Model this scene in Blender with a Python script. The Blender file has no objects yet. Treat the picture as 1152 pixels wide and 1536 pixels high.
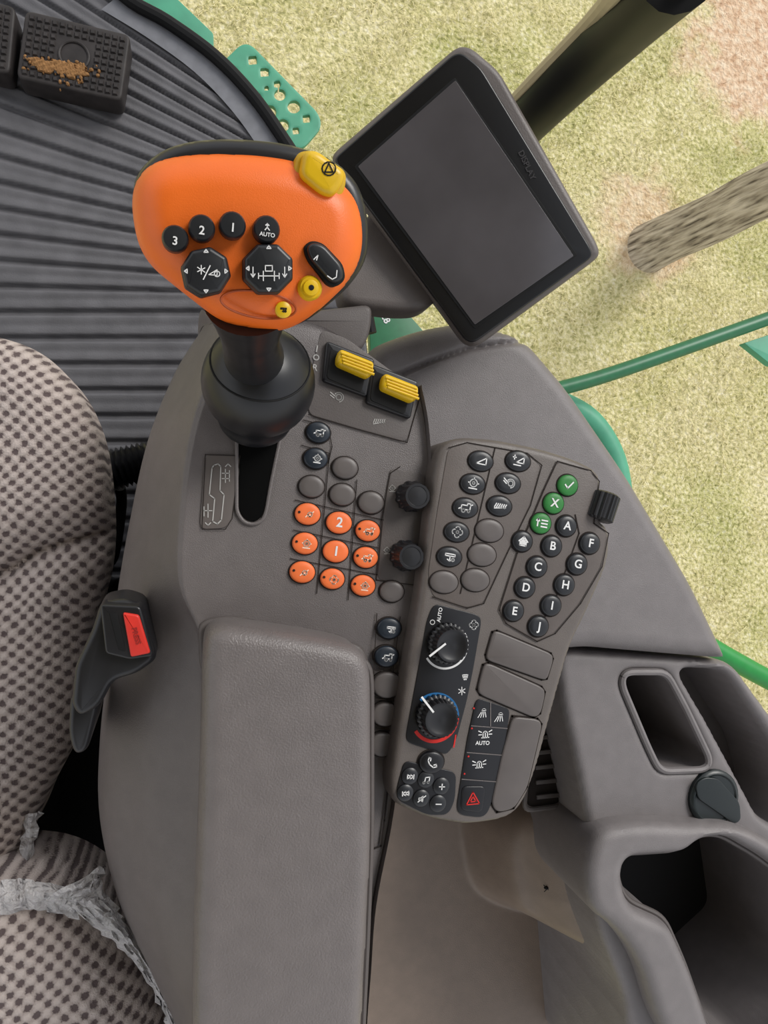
import bpy, math, random
import numpy as np
from mathutils import Vector, Matrix
random.seed(4); np.random.seed(4)
sc = bpy.context.scene
try: sc.view_settings.view_transform = 'Standard'
except Exception: pass

# ------------------------------------------------------------------ camera
FPX = 1109.0; HC = 1.30; TILT = math.atan(276/FPX)
CAM = Vector((0,0,HC))
F = Vector((math.sin(TILT),0,-math.cos(TILT))); R = Vector((math.cos(TILT),0,math.sin(TILT))); U = Vector((0,1,0))
cd = bpy.data.cameras.new('camera'); cam = bpy.data.objects.new('camera', cd); sc.collection.objects.link(cam)
cd.sensor_fit='VERTICAL'; cd.sensor_height=36; cd.lens=FPX*36/1536; cd.clip_start=0.02; cd.clip_end=200
M = Matrix.Identity(4)
for i in range(3): M[i][0]=R[i]; M[i][1]=U[i]; M[i][2]=-F[i]; M[i][3]=CAM[i]
cam.matrix_world = M; sc.camera = cam

def ray(px,py): return F + R*((px-576)/FPX) + U*((768-py)/FPX)
def W(px,py,z):
    d=ray(px,py); s=(z-HC)/d.z; return CAM+d*s

class Fr:
    """working plane: origin + normal"""
    def __init__(s,z=None,o=None,n=None):
        if z is not None: o=Vector((0,0,z)); n=Vector((0,0,1))
        s.o=Vector(o); s.n=Vector(n).normalized()
        ex=Vector((1,0,0)); ex=(ex-s.n*ex.dot(s.n)).normalized(); s.ex=ex; s.ey=s.n.cross(ex)
        m=Matrix.Identity(4)
        for i in range(3): m[i][0]=s.ex[i]; m[i][1]=s.ey[i]; m[i][2]=s.n[i]; m[i][3]=s.o[i]
        s.m=m
    def uv(s,px,py):
        d=ray(px,py); t=(s.o-CAM).dot(s.n)/d.dot(s.n); p=CAM+d*t-s.o
        return (p.dot(s.ex),p.dot(s.ey))
    def sc(s,px,py):
        a=s.uv(px-5,py); b=s.uv(px+5,py); return math.hypot(a[0]-b[0],a[1]-b[1])/10
    def up(s,h): return Fr(o=s.o+s.n*h,n=s.n)

# ------------------------------------------------------------------ materials
def lin(c):
    c=c/255.0
    return c/12.92 if c<=0.04045 else ((c+0.055)/1.055)**2.4
def col(r,g,b): return (lin(r),lin(g),lin(b),1)
MC={}
def mat(name,rgb,rough=0.5,spec=0.5,metal=0,noise=0.06,nscale=60,bump=0.0,bscale=900,coat=0):
    if name in MC: return MC[name]
    m=bpy.data.materials.new(name); m.use_nodes=True; nt=m.node_tree; b=nt.nodes['Principled BSDF']
    b.inputs['Roughness'].default_value=rough; b.inputs['Metallic'].default_value=metal
    b.inputs['Specular IOR Level'].default_value=spec; b.inputs['Coat Weight'].default_value=coat
    tc=nt.nodes.new('ShaderNodeTexCoord'); n=nt.nodes.new('ShaderNodeTexNoise'); n.inputs['Scale'].default_value=nscale; n.inputs['Detail'].default_value=4
    nt.links.new(tc.outputs['Object'],n.inputs['Vector'])
    r=nt.nodes.new('ShaderNodeValToRGB'); c=col(*rgb)
    r.color_ramp.elements[0].position=0.3; r.color_ramp.elements[1].position=0.7
    r.color_ramp.elements[0].color=tuple(x*(1-noise) for x in c[:3])+(1,); r.color_ramp.elements[1].color=tuple(min(1,x*(1+noise)) for x in c[:3])+(1,)
    nt.links.new(n.outputs['Fac'],r.inputs['Fac']); nt.links.new(r.outputs['Color'],b.inputs['Base Color'])
    if bump>0:
        n2=nt.nodes.new('ShaderNodeTexNoise'); n2.inputs['Scale'].default_value=bscale; n2.inputs['Detail'].default_value=2
        nt.links.new(tc.outputs['Object'],n2.inputs['Vector'])
        bp=nt.nodes.new('ShaderNodeBump'); bp.inputs['Strength'].default_value=bump; bp.inputs['Distance'].default_value=0.001
        nt.links.new(n2.outputs['Fac'],bp.inputs['Height']); nt.links.new(bp.outputs['Normal'],b.inputs['Normal'])
    MC[name]=m; return m
PL   = mat('console_plastic',(102,96,95),0.40,0.5,bump=0.4,bscale=1300)
PLK  = mat('keypad_plastic',(98,91,87),0.4,0.5,bump=0.3,bscale=1300)
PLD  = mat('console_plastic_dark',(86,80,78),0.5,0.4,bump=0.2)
POD  = mat('pod_plastic',(118,113,113),0.40,0.45,bump=0.4,bscale=1300)
TUB  = mat('tub_plastic',(130,115,103),0.45,0.4,bump=0.3)
ARM  = mat('armrest_vinyl',(108,102,101),0.38,0.5,bump=0.6,bscale=700)
BLK  = mat('black_plastic',(26,26,29),0.33,0.5)
BLM  = mat('black_matte',(14,14,15),0.7,0.3)
BTN  = mat('button_black',(32,34,38),0.35,0.5)
BTG  = mat('button_grey',(92,86,84),0.4,0.5)
NAV  = mat('button_navy',(30,38,48),0.35,0.5)
ORB  = mat('button_orange',(240,118,62),0.45,0.4)
GRB  = mat('button_green',(45,120,55),0.45,0.4)
ORG  = mat('joystick_orange',(238,110,30),0.4,0.5,noise=0.03,bump=0.15,bscale=1500)
YEL  = mat('switch_yellow',(222,180,22),0.35,0.5)
WHT  = mat('marking_white',(225,225,225),0.6,0.2)
GRYM = mat('marking_grey',(170,168,165),0.6,0.2)
REDM = mat('marking_red',(205,45,40),0.5,0.3)
BLUM = mat('marking_blue',(40,105,160),0.5,0.3)
DGR  = mat('groove_dark',(45,40,38),0.8,0.1)
GRN  = mat('painted_green_steel',(34,104,66),0.4,0.5,noise=0.1)
GRNL = mat('painted_green_platform',(76,156,124),0.5,0.5,noise=0.12,nscale=20)
MONB = mat('monitor_bezel',(15,15,18),0.3,0.5)
MONG = mat('monitor_shell',(98,91,88),0.42,0.5,bump=0.2)
SCR  = mat('monitor_screen',(76,73,76),0.22,0.7,noise=0.25,nscale=9)
RUB  = mat('floor_rubber',(92,91,94),0.5,0.4,noise=0.16,nscale=25,bump=0.35,bscale=400)
PED  = mat('pedal_rubber',(50,46,45),0.55,0.3,noise=0.3,nscale=40)
DIRT = mat('dried_mud',(140,104,68),0.9,0.1,noise=0.35,nscale=200,bump=0.8,bscale=500)
REDP = mat('buckle_red',(210,52,42),0.4,0.4)

def seat_mat():
    m=bpy.data.materials.new('seat_fabric'); m.use_nodes=True; nt=m.node_tree; b=nt.nodes['Principled BSDF']
    b.inputs['Roughness'].default_value=0.9; b.inputs['Specular IOR Level'].default_value=0.15; b.inputs['Sheen Weight'].default_value=0.1
    L=nt.links; N=nt.nodes.new
    tc=N('ShaderNodeTexCoord'); nz=N('ShaderNodeTexNoise'); nz.inputs['Scale'].default_value=14
    L.new(tc.outputs['Object'],nz.inputs['Vector'])
    ad=N('ShaderNodeVectorMath'); ad.operation='SCALE'; ad.inputs['Scale'].default_value=0.016; L.new(nz.outputs['Color'],ad.inputs[0])
    a2=N('ShaderNodeVectorMath'); a2.operation='ADD'; L.new(tc.outputs['Object'],a2.inputs[0]); L.new(ad.outputs[0],a2.inputs[1])
    sp=N('ShaderNodeSeparateXYZ'); L.new(a2.outputs[0],sp.inputs[0])
    def s(o,k):
        q=N('ShaderNodeMath'); q.operation='MULTIPLY'; q.inputs[1].default_value=k; L.new(o,q.inputs[0])
        w=N('ShaderNodeMath'); w.operation='SINE'; L.new(q.outputs[0],w.inputs[0]); return w.outputs[0]
    mu=N('ShaderNodeMath'); mu.operation='MULTIPLY'; L.new(s(sp.outputs[0],math.pi/0.0074),mu.inputs[0]); L.new(s(sp.outputs[1],math.pi/0.0070),mu.inputs[1])
    n3=N('ShaderNodeTexNoise'); n3.inputs['Scale'].default_value=480; n3.inputs['Detail'].default_value=4; L.new(tc.outputs['Object'],n3.inputs['Vector'])
    a3=N('ShaderNodeMath'); a3.operation='MULTIPLY_ADD'; a3.inputs[1].default_value=1.4; L.new(n3.outputs['Fac'],a3.inputs[0]); L.new(mu.outputs[0],a3.inputs[2])
    r=N('ShaderNodeValToRGB'); e=r.color_ramp.elements
    e[0].position=0.0; e[0].color=col(192,180,175); e[1].position=0.66; e[1].color=col(166,154,149)
    e3=e.new(.98); e3.color=col(94,82,82)
    mm=N('ShaderNodeMath'); mm.operation='MULTIPLY'; mm.inputs[1].default_value=.8; L.new(a3.outputs[0],mm.inputs[0])
    L.new(mm.outputs[0],r.inputs['Fac']); L.new(r.outputs['Color'],b.inputs['Base Color'])
    bp=N('ShaderNodeBump'); bp.invert=True; bp.inputs['Strength'].default_value=0.6; bp.inputs['Distance'].default_value=0.002
    L.new(a3.outputs[0],bp.inputs['Height']); L.new(bp.outputs['Normal'],b.inputs['Normal'])
    return m
SEAT=seat_mat()

# ------------------------------------------------------------------ mesh helpers
def root(name):
    e=bpy.data.objects.new(name,None); e.empty_display_size=0.05; sc.collection.objects.link(e); return e
def mk(name,parent,verts,faces,m,matrix=None,smooth=True,angle=35):
    me=bpy.data.meshes.new(name)
    me.from_pydata([tuple(v) for v in verts],[],[tuple(f) for f in faces]); me.update()
    if smooth:
        me.polygons.foreach_set('use_smooth',[True]*len(me.polygons))
        try: me.set_sharp_from_angle(angle=math.radians(angle))
        except Exception: pass
    me.materials.append(m)
    o=bpy.data.objects.new(name,me); sc.collection.objects.link(o)
    if parent: o.parent=parent
    if matrix is not None: o.matrix_basis=matrix
    return o
def area(p): return 0.5*sum(p[i][0]*p[(i+1)%len(p)][1]-p[(i+1)%len(p)][0]*p[i][1] for i in range(len(p)))
def fillet(p,r,n=5):
    if r<=0: return list(p)
    out=[]; N=len(p)
    for i in range(N):
        a=Vector(p[i-1]); b=Vector(p[i]); c=Vector(p[(i+1)%N])
        la=(a-b).length; lc=(c-b).length
        ra=min(r,la*0.48); rc=min(r,lc*0.48)
        s=b+(a-b)*(ra/la); e=b+(c-b)*(rc/lc)
        for k in range(n+1):
            t=k/n; q=s*(1-t)**2+b*(2*t*(1-t))+e*t*t; out.append((q.x,q.y))
    return out
def inset(p,d):
    N=len(p); out=[]
    for i in range(N):
        a=Vector(p[i-1]); b=Vector(p[i]); c=Vector(p[(i+1)%N])
        u=(b-a); v=(c-b)
        if u.length<1e-9: u=v
        if v.length<1e-9: v=u
        u=u.normalized(); v=v.normalized()
        n1=Vector((-u.y,u.x)); n2=Vector((-v.y,v.x)); n=(n1+n2)
        n=n.normalized() if n.length>1e-6 else n1
        k=min(1.5,1/max(0.4,n.dot(n1)))
        out.append((b.x+n.x*d*k,b.y+n.y*d*k))
    return out
def slab(name,parent,fr,pts,h0,h1,m,r=0.004,bev=0.001,local=False,nb=4):
    p=[q if local else fr.uv(*q) for q in pts]
    if area(p)<0: p=p[::-1]
    p=fillet(p,r); N=len(p)
    vs=[(x,y,h0) for x,y in p]; fs=[]
    rings=[[(x,y,h1-bev) for x,y in p]]
    if bev>0:
        for k in range(1,nb+1):
            a=k/nb*math.pi/2; q=inset(p,bev*(1-math.cos(a))); rings.append([(x,y,h1-bev+bev*math.sin(a)) for x,y in q])
    for rg in rings: vs+=rg
    for k in range(len(rings)):
        b=k*N; t=b+N
        for i in range(N): j=(i+1)%N; fs.append((b+i,b+j,t+j,t+i))
    t=len(rings)*N; fs.append(tuple(range(t,t+N))); fs.append(tuple(range(N-1,-1,-1)))
    return mk(name,parent,vs,fs,m,fr.m)

def poly_sdf(X,Y,polys):
    n=len(X); best=np.full(n,1e9); bx=np.zeros(n); by=np.zeros(n); ins=np.zeros(n,bool)
    for p in polys:
        P=np.array(p)
        for i in range(len(P)):
            a=P[i]; b=P[(i+1)%len(P)]; e=b-a; L2=e@e
            if L2<1e-14: continue
            t=np.clip(((X-a[0])*e[0]+(Y-a[1])*e[1])/L2,0,1)
            qx=a[0]+t*e[0]; qy=a[1]+t*e[1]; d=np.hypot(X-qx,Y-qy)
            k=d<best; best[k]=d[k]; bx[k]=qx[k]; by[k]=qy[k]
            c=((a[1]>Y)!=(b[1]>Y))
            with np.errstate(divide='ignore',invalid='ignore'):
                xi=a[0]+(Y-a[1])/(b[1]-a[1]+1e-18)*(b[0]-a[0])
            ins^=(c&(X<xi))
    return np.where(ins,best,-best),bx,by
def line_dist(X,Y,L_):
    best=np.full(X.shape,1e9)
    for a_,b_2 in zip(L_[:-1],L_[1:]):
        ax_,ay_=a_; ex_,ey_=b_2[0]-ax_,b_2[1]-ay_; t=np.clip(((X-ax_)*ex_+(Y-ay_)*ey_)/(ex_**2+ey_**2),0,1)
        best=np.minimum(best,np.hypot(X-ax_-t*ex_,Y-ay_-t*ey_))
    return best
def sst(x,a,b):
    t=np.clip((x-a)/(b-a),0,1); return t*t*(3-2*t)
def field(name,parent,fr,pts,holes,zf,r,bot,cell,m,cr=0.01,hr=0.006,power=2.0,local=False,angle=50,lholes=()):
    o=[q if local else fr.uv(*q) for q in pts]; o=fillet(o,cr)
    hs=[fillet([fr.uv(*q) for q in h],hr) for h in holes]+[list(h) for h in lholes]
    P=np.array(o); x0,y0=P.min(0)-cell; x1,y1=P.max(0)+cell
    nx=int((x1-x0)/cell)+2; ny=int((y1-y0)/cell)+2
    gx,gy=np.meshgrid(x0+np.arange(nx)*cell,y0+np.arange(ny)*cell); X=gx.ravel(); Y=gy.ravel()
    d,bx,by=poly_sdf(X,Y,[o]+hs); out=d<cell*0.3
    core=d>=cell*0.3
    idx=np.arange(nx*ny).reshape(ny,nx)
    q=np.stack([idx[:-1,:-1],idx[:-1,1:],idx[1:,1:],idx[1:,:-1]],-1).reshape(-1,4)
    q=q[core[q].any(1)]
    X=np.where(out,bx,X); Y=np.where(out,by,Y); d=np.where(out,0,d)
    base=zf(X,Y) if zf is not None else np.zeros_like(X)
    dd=np.minimum(d,r)
    Z=base-r+np.power(np.maximum(0,1-np.power(1-dd/r,power)),1/power)*r if r>0 else base
    used=np.unique(q); remap=-np.ones(nx*ny,int); remap[used]=np.arange(len(used)); q=remap[q]
    V=np.stack([X[used],Y[used],Z[used]],1)
    e=np.concatenate([q[:,[0,1]],q[:,[1,2]],q[:,[2,3]],q[:,[3,0]]])
    key=np.sort(e,1); _,inv,cnt=np.unique(key,axis=0,return_inverse=True,return_counts=True)
    be=e[cnt[inv.ravel()]==1]
    bv=np.unique(be); mp={int(v):len(V)+i for i,v in enumerate(bv)}
    VB=V[bv].copy(); VB[:,2]=bot
    faces=q.tolist()
    for a,b in be.tolist(): faces.append((b,a,mp[a],mp[b]))
    V=np.concatenate([V,VB])
    return mk(name,parent,V.tolist(),faces,m,fr.m,angle=angle)

def lathe(name,parent,fr,cx,cy,prof,m,seg=32,sx=1,sy=1,rot=0,ribs=0,ribd=0,px=True,ribmin=None,h=0):
    u,v=fr.uv(cx,cy); s=fr.sc(cx,cy) if px else 1
    vs=[];fs=[]; n=len(prof); cr,sr=math.cos(rot),math.sin(rot)
    for (r,z) in prof:
        for k in range(seg):
            a=2*math.pi*k/seg; rr=r*s
            if ribs and (ribmin is None or r>=ribmin): rr*=1-ribd*(0.5+0.5*math.cos(ribs*a))
            x=rr*math.cos(a)*sx; y=rr*math.sin(a)*sy
            vs.append((u+x*cr-y*sr,v+x*sr+y*cr,z+h))
    for i in range(n-1):
        for k in range(seg):
            j=(k+1)%seg; fs.append((i*seg+k,i*seg+j,(i+1)*seg+j,(i+1)*seg+k))
    fs.append(tuple((n-1)*seg+k for k in range(seg))); fs.append(tuple(range(seg-1,-1,-1)))
    return mk(name,parent,vs,fs,m,fr.m,angle=40)
def catmull(P,n):
    P=np.array(P,float); P=np.concatenate([[2*P[0]-P[1]],P,[2*P[-1]-P[-2]]]); out=[]
    for i in range(1,len(P)-2):
        for k in range(n):
            t=k/n; a,b,c,d=P[i-1],P[i],P[i+1],P[i+2]
            out.append(0.5*((2*b)+(-a+c)*t+(2*a-5*b+4*c-d)*t*t+(-a+3*b-3*c+d)*t**3))
    out.append(P[-2]); return np.array(out)
def loft(name,parent,rows,m,nu=6,nv=6):
    A=np.array([catmull(r,nu) for r in rows]); B=np.array([catmull(A[:,j],nv) for j in range(A.shape[1])]).transpose(1,0,2)
    a,b=B.shape[:2]; fs=[]
    for i in range(a-1):
        for j in range(b-1): fs.append((i*b+j,(i+1)*b+j,(i+1)*b+j+1,i*b+j+1))
    return mk(name,parent,B.reshape(-1,3).tolist(),fs,m,angle=60)
def tube(name,parent,pts,rad,m,seg=14,smoothn=0,matrix=None):
    P=[Vector(p) for p in (catmull(pts,smoothn) if smoothn else pts)]
    n=len(P)
    if isinstance(rad,(list,tuple)):
        rr=np.interp(np.linspace(0,1,n),np.linspace(0,1,len(rad)),rad)
    else: rr=[rad]*n
    vs=[];fs=[]; up=None
    for i in range(n):
        t=(P[min(i+1,n-1)]-P[max(i-1,0)]).normalized()
        if up is None:
            up=Vector((0,0,1)) if abs(t.z)<0.9 else Vector((0,1,0))
        a=(up-t*up.dot(t)).normalized(); up=a; b=t.cross(a)
        for k in range(seg):
            w=2*math.pi*k/seg; vs.append(P[i]+(a*math.cos(w)+b*math.sin(w))*rr[i])
    for i in range(n-1):
        for k in range(seg):
            j=(k+1)%seg; fs.append((i*seg+k,i*seg+j,(i+1)*seg+j,(i+1)*seg+k))
    fs.append(tuple(range(seg-1,-1,-1))); fs.append(tuple((n-1)*seg+k for k in range(seg)))
    return mk(name,parent,vs,fs,m,matrix)
def stroke(name,parent,fr,lines,w,m,h=0.0,local=False):
    vs=[];fs=[]
    for ln in lines:
        P=[Vector(q if local else fr.uv(*q)) for q in ln]
        s=w if local else w*fr.sc(*ln[0])
        for a,b in zip(P[:-1],P[1:]):
            d=(b-a)
            if d.length<1e-7: continue
            d=d.normalized(); n=Vector((-d.y,d.x))*s/2; e=d*s*0.3; k=len(vs)
            for q in (a-e-n,b+e-n,b+e+n,a-e+n): vs.append((q.x,q.y,h))
            fs.append((k,k+1,k+2,k+3))
    return mk(name,parent,vs,fs,m,fr.m,smooth=False)
def text(name,parent,fr,px,py,s,size,m,rot=0,h=0.001):
    c=bpy.data.curves.new(name,'FONT'); c.body=s; c.size=size*fr.sc(px,py); c.align_x='CENTER'; c.align_y='CENTER'; c.offset=0.02*c.size
    c.extrude=0.0001
    t=bpy.data.objects.new(name+'_c',c); sc.collection.objects.link(t); bpy.context.view_layer.update()
    me=bpy.data.meshes.new_from_object(t.evaluated_get(bpy.context.evaluated_depsgraph_get()))
    bpy.data.objects.remove(t); me.materials.clear(); me.materials.append(m)
    o=bpy.data.objects.new(name,me); sc.collection.objects.link(o); o.parent=parent
    u,v=fr.uv(px,py)
    o.matrix_basis=fr.m@Matrix.Translation((u,v,h))@Matrix.Rotation(math.radians(rot),4,'Z')
    return o
def circ(n=14,r=1,cx=0,cy=0,a0=0,a1=360): return [(cx+r*math.cos(math.radians(a0+(a1-a0)*k/n)),cy+r*math.sin(math.radians(a0+(a1-a0)*k/n))) for k in range(n+1)]
IC={
 'tri':[[(-.6,-.35),(.6,-.35),(.6,.45),(-.6,-.35)]],
 'tri2':[[(-.3,-.2),(.6,-.2),(.6,.5),(-.3,-.2)],[(-.6,.1),(-.6,.6)],[(-.8,.35),(-.4,.35)],[(-.6,-.5),(.3,-.5)]],
 'gear':[circ(14,.45,0,.1),circ(8,.15,0,.1),[(-.5,-.55),(.5,-.55)],[(-.65,.1),(-.45,.1)],[(.45,.1),(.65,.1)],[(0,.55),(0,.7)]],
 'spin':[circ(12,.3,.2,.0),[(-.7,.5),(-.2,.1)],[(-.7,.2),(-.3,-.1)],circ(12,.5,.2,0,-80,140)],
 'slash':[[(-.7+.25*k,-.2),(-.5+.25*k,.25)] for k in range(6)]+[[(-.7,-.35),(.7,-.1)]],
 'fan':[circ(10,.15),*[circ(6,.3,.35*math.cos(a),.35*math.sin(a),math.degrees(a)-90,math.degrees(a)+60) for a in (0,1.57,3.14,4.71)]],
 'comb':[[(-.6,.3),(.1,.3),(.1,.55),(.5,.55),(.5,-.2),(-.6,-.2),(-.6,.3)],circ(10,.2,-.3,-.35),circ(8,.14,.35,-.35),[(-.6,0),(-.9,-.2)],[(.5,.3),(.75,.5)]],
 'star':[[(0,-.7),(0,.7)],[(-.6,-.35),(.6,.35)],[(-.6,.35),(.6,-.35)]],
 'check':[[(-.5,0),(-.1,-.4),(.55,.45)]],
 'home':[[(-.6,0),(0,.6),(.6,0)],[(-.4,0),(-.4,-.5),(.4,-.5),(.4,0)],[(-.2,.2),(-.2,-.4)],[(.2,.2),(.2,-.4)],[(0,.4),(0,-.4)]],
 'list':[[(-.6,-.4),(-.6,.5)],[(-.8,.25),(-.6,.5),(-.4,.25)],[(-.1,.4),(.7,.4)],[(-.1,.0),(.7,.0)],[(-.1,-.4),(.7,-.4)]],
 'leaf':[circ(10,.32,.1,.05),[(-.15,0),(-.5,-.4)],[(.3,.2),(.55,.5)],[(.1,.05),(.1,-.3)]],
 'header':[[(-.6,.35),(.6,.35),(.6,.1),(-.6,.1),(-.6,.35)],[(0,.1),(0,-.5)],[(-.3,-.3),(0,-.5),(.3,-.3)],circ(8,.18,.4,-.3)],
 'phone':[[(-.35,.6),(-.45,.3),(-.3,-.1),(.1,-.45),(.45,-.4)],[(-.35,.6),(-.15,.5),(-.2,.25)],[(.45,-.4),(.4,-.15),(.15,-.2)]],
 'note':[[(-.3,-.4),(-.2,.4),(.5,.5),(.4,-.3)],circ(8,.15,-.42,-.42),circ(8,.15,.28,-.32)],
 'haz':[[(-.8,-.6),(.8,-.6),(0,.8),(-.8,-.6)],[(-.35,-.3),(.35,-.3),(0,.3),(-.35,-.3)]],
 'lamp':[circ(8,.3,.3,.4,0,180),[(0,.4),(.6,.4)],[(-.1,.2),(-.6,-.5)],[(.1,.2),(-.2,-.5)],[(.3,.2),(.2,-.5)],[(.5,.2),(.6,-.5)]],
 'beacon':[[(-.3,-.4),(-.3,.2),(-.1,.4),(.1,.4),(.3,.2),(.3,-.4)],[(-.5,-.4),(.5,-.4)],[(-.5,.3),(-.9,.5)],[(-.5,0),(-.9,0)],[(.5,.3),(.9,.5)],[(.5,0),(.9,0)],[(0,-.4),(0,.2)]],
 'fwd':[[(-.5,.35),(0,0),(-.5,-.35),(-.5,.35)],[(0,.35),(.5,0),(0,-.35),(0,.35)],[(.55,.35),(.55,-.35)]],
 'mute':[[(-.5,.15),(-.2,.15),(.15,.45),(.15,-.45),(-.2,-.15),(-.5,-.15),(-.5,.15)],[(-.6,-.5),(.6,.5)]],
 'plus':[[(-.45,0),(.45,0)],[(0,-.45),(0,.45)]],'minus':[[(-.45,0),(.45,0)]],
 'wipe':[[(-.5,.4),(.5,.4),(.35,-.2),(-.35,-.2),(-.5,.4)],[(-.2,-.5),(-.2,.2)],[(0,-.5),(0,.2)],[(.2,-.5),(.2,.2)]],
 'tee':[[(-.4,-.5),(0,0),(.4,-.5)],[(0,0),(0,.6)],[(-.3,.3),(0,.6),(.3,.3)]],
}
def icon(name,parent,fr,px,py,key,s,m,h,w=0.11,rot=0):
    u,v=fr.uv(px,py); k=s*fr.sc(px,py); c,sn=math.cos(math.radians(rot)),math.sin(math.radians(rot))
    L=[[(u+k*(x*c-y*sn),v+k*(x*sn+y*c)) for x,y in ln] for ln in IC[key]]
    return stroke(name,parent,fr,L,w*k,m,h,local=True)

# ================================================================== OUTSIDE
GZ=-1.9
def ground_mat(name,blade=False):
    m=bpy.data.materials.new(name); m.use_nodes=True; nt=m.node_tree; b=nt.nodes['Principled BSDF']; L=nt.links; N=nt.nodes.new
    b.inputs['Roughness'].default_value=0.95; b.inputs['Specular IOR Level'].default_value=0.1
    g=N('ShaderNodeNewGeometry')
    def noise(s,d=5):
        n=N('ShaderNodeTexNoise'); n.inputs['Scale'].default_value=s; n.inputs['Detail'].default_value=d; L.new(g.outputs['Position'],n.inputs['Vector']); return n.outputs['Fac']
    def ramp(f,st):
        r=N('ShaderNodeValToRGB'); e=r.color_ramp.elements
        while len(e)<len(st): e.new(0.5)
        for i,(p,c) in enumerate(st): e[i].position=p; e[i].color=c
        L.new(f,r.inputs['Fac']); return r.outputs['Color']
    def mix(f,a,c,t='MIX'):
        q=N('ShaderNodeMix'); q.data_type='RGBA'; q.blend_type=t
        if isinstance(f,(int,float)): q.inputs[0].default_value=f
        else: L.new(f,q.inputs[0])
        L.new(a,q.inputs[6]); L.new(c,q.inputs[7]); return q.outputs[2]
    big=ramp(noise(1.8,4),[(0.34,col(184,186,116)),(0.5,col(216,206,150)),(0.64,col(230,218,172))])
    fine=ramp(noise(55,10),[(0.36,col(132,132,72)),(0.46,col(198,190,134)),(0.58,col(228,218,172)),(0.7,col(248,242,216))])
    grass=mix(0.6,big,fine)
    dirt=ramp(noise(30,9),[(0.35,col(200,156,128)),(0.5,col(228,194,166)),(0.68,col(242,220,196))])
    def patch(c,r,s_=1.0):
        v=N('ShaderNodeVectorMath'); v.operation='DISTANCE'; L.new(g.outputs['Position'],v.inputs[0]); v.inputs[1].default_value=c
        a=N('ShaderNodeMath'); a.operation='MULTIPLY_ADD'; a.inputs[1].default_value=1.6*r; L.new(noise(7,9),a.inputs[0]); L.new(v.outputs['Value'],a.inputs[2])
        q=N('ShaderNodeMapRange'); q.inputs[1].default_value=r*1.4; q.inputs[2].default_value=r*1.8; q.inputs[3].default_value=s_; q.inputs[4].default_value=0; L.new(a.outputs[0],q.inputs[0]); return q.outputs[0]
    c=mix(patch(tuple(W(962,345,GZ)),0.30,.6),grass,dirt)
    c=mix(patch(tuple(W(1145,60,GZ)),0.55,.8),c,dirt)
    L.new(c,b.inputs['Base Color'])
    if not blade:
        bp=N('ShaderNodeBump'); bp.inputs['Strength'].default_value=0.9; bp.inputs['Distance'].default_value=0.02; L.new(noise(60,8),bp.inputs['Height']); L.new(bp.outputs['Normal'],b.inputs['Normal'])
    return m
GM=ground_mat('dry_grass_ground')
gr=root('grass_lawn')
n=40; xs=np.linspace(-8,12,n); ys=np.linspace(-10,10,n)
vs=[(x,y,GZ+0.015*math.sin(3*x)*math.cos(2.3*y)) for y in ys for x in xs]
fs=[(j*n+i,j*n+i+1,(j+1)*n+i+1,(j+1)*n+i) for j in range(n-1) for i in range(n-1)]
mk('ground',gr,vs,fs,GM)
NB=60000; bx=np.random.uniform(-0.3,4.2,NB); by=np.random.uniform(-2.2,2.9,NB)
cl=np.sin(bx*7+3*np.sin(by*5))*np.sin(by*8+2*np.sin(bx*4)); 
pb=W(962,345,GZ); keep=np.hypot(bx-pb.x,by-pb.y)>0.22; p2=W(1150,60,GZ); keep&=(np.hypot(bx-p2.x,by-p2.y)>0.5)|(np.random.rand(NB)<0.15)
keep&=(cl+np.random.rand(NB)*1.2)>0.1
bx=bx[keep]; by=by[keep]; k=len(bx); an=np.random.uniform(0,2*np.pi,k); ln=np.random.uniform(0.02,0.07,k); hh=np.random.uniform(0.006,0.03,k)
A=np.stack([bx,by,np.full(k,GZ)],1); wv=np.stack([-np.sin(an),np.cos(an),0*an],1)*0.0022; tip=A+np.stack([np.cos(an)*ln,np.sin(an)*ln,hh],1)
V=np.empty((3*k,3)); V[0::3]=A-wv+[0,0,.008]; V[1::3]=A+wv+[0,0,.008]; V[2::3]=tip+[0,0,.014]
mk('blades',gr,V.tolist(),np.arange(3*k).reshape(-1,3).tolist(),ground_mat('dry_grass_blade',True),smooth=False)

def wood():
    m=bpy.data.materials.new('weathered_wood'); m.use_nodes=True; nt=m.node_tree; b=nt.nodes['Principled BSDF']; L=nt.links; N=nt.nodes.new
    b.inputs['Roughness'].default_value=0.9
    tc=N('ShaderNodeTexCoord'); mp=N('ShaderNodeMapping'); mp.inputs['Scale'].default_value=(40,40,5); L.new(tc.outputs['Object'],mp.inputs[0])
    n=N('ShaderNodeTexNoise'); n.inputs['Scale'].default_value=1.6; n.inputs['Detail'].default_value=10; L.new(mp.outputs[0],n.inputs[0])
    r=N('ShaderNodeValToRGB'); e=r.color_ramp.elements; e[0].position=.33; e[0].color=col(92,82,68); e[1].position=.66; e[1].color=col(208,196,176)
    e3=e.new(.46); e3.color=col(164,152,132)
    L.new(n.outputs[0],r.inputs[0]); L.new(r.outputs[0],b.inputs['Base Color'])
    bp=N('ShaderNodeBump'); bp.inputs['Strength'].default_value=.9; bp.inputs['Distance'].default_value=.02; L.new(n.outputs[0],bp.inputs['Height']); L.new(bp.outputs[0],b.inputs['Normal'])
    return m
base=W(975,372,GZ); d=(W(1190,268,GZ+0.75)-base)
Lp=d.length; mpost=Matrix.Translation(base)@d.to_track_quat('Z','Y').to_matrix().to_4x4()
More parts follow.
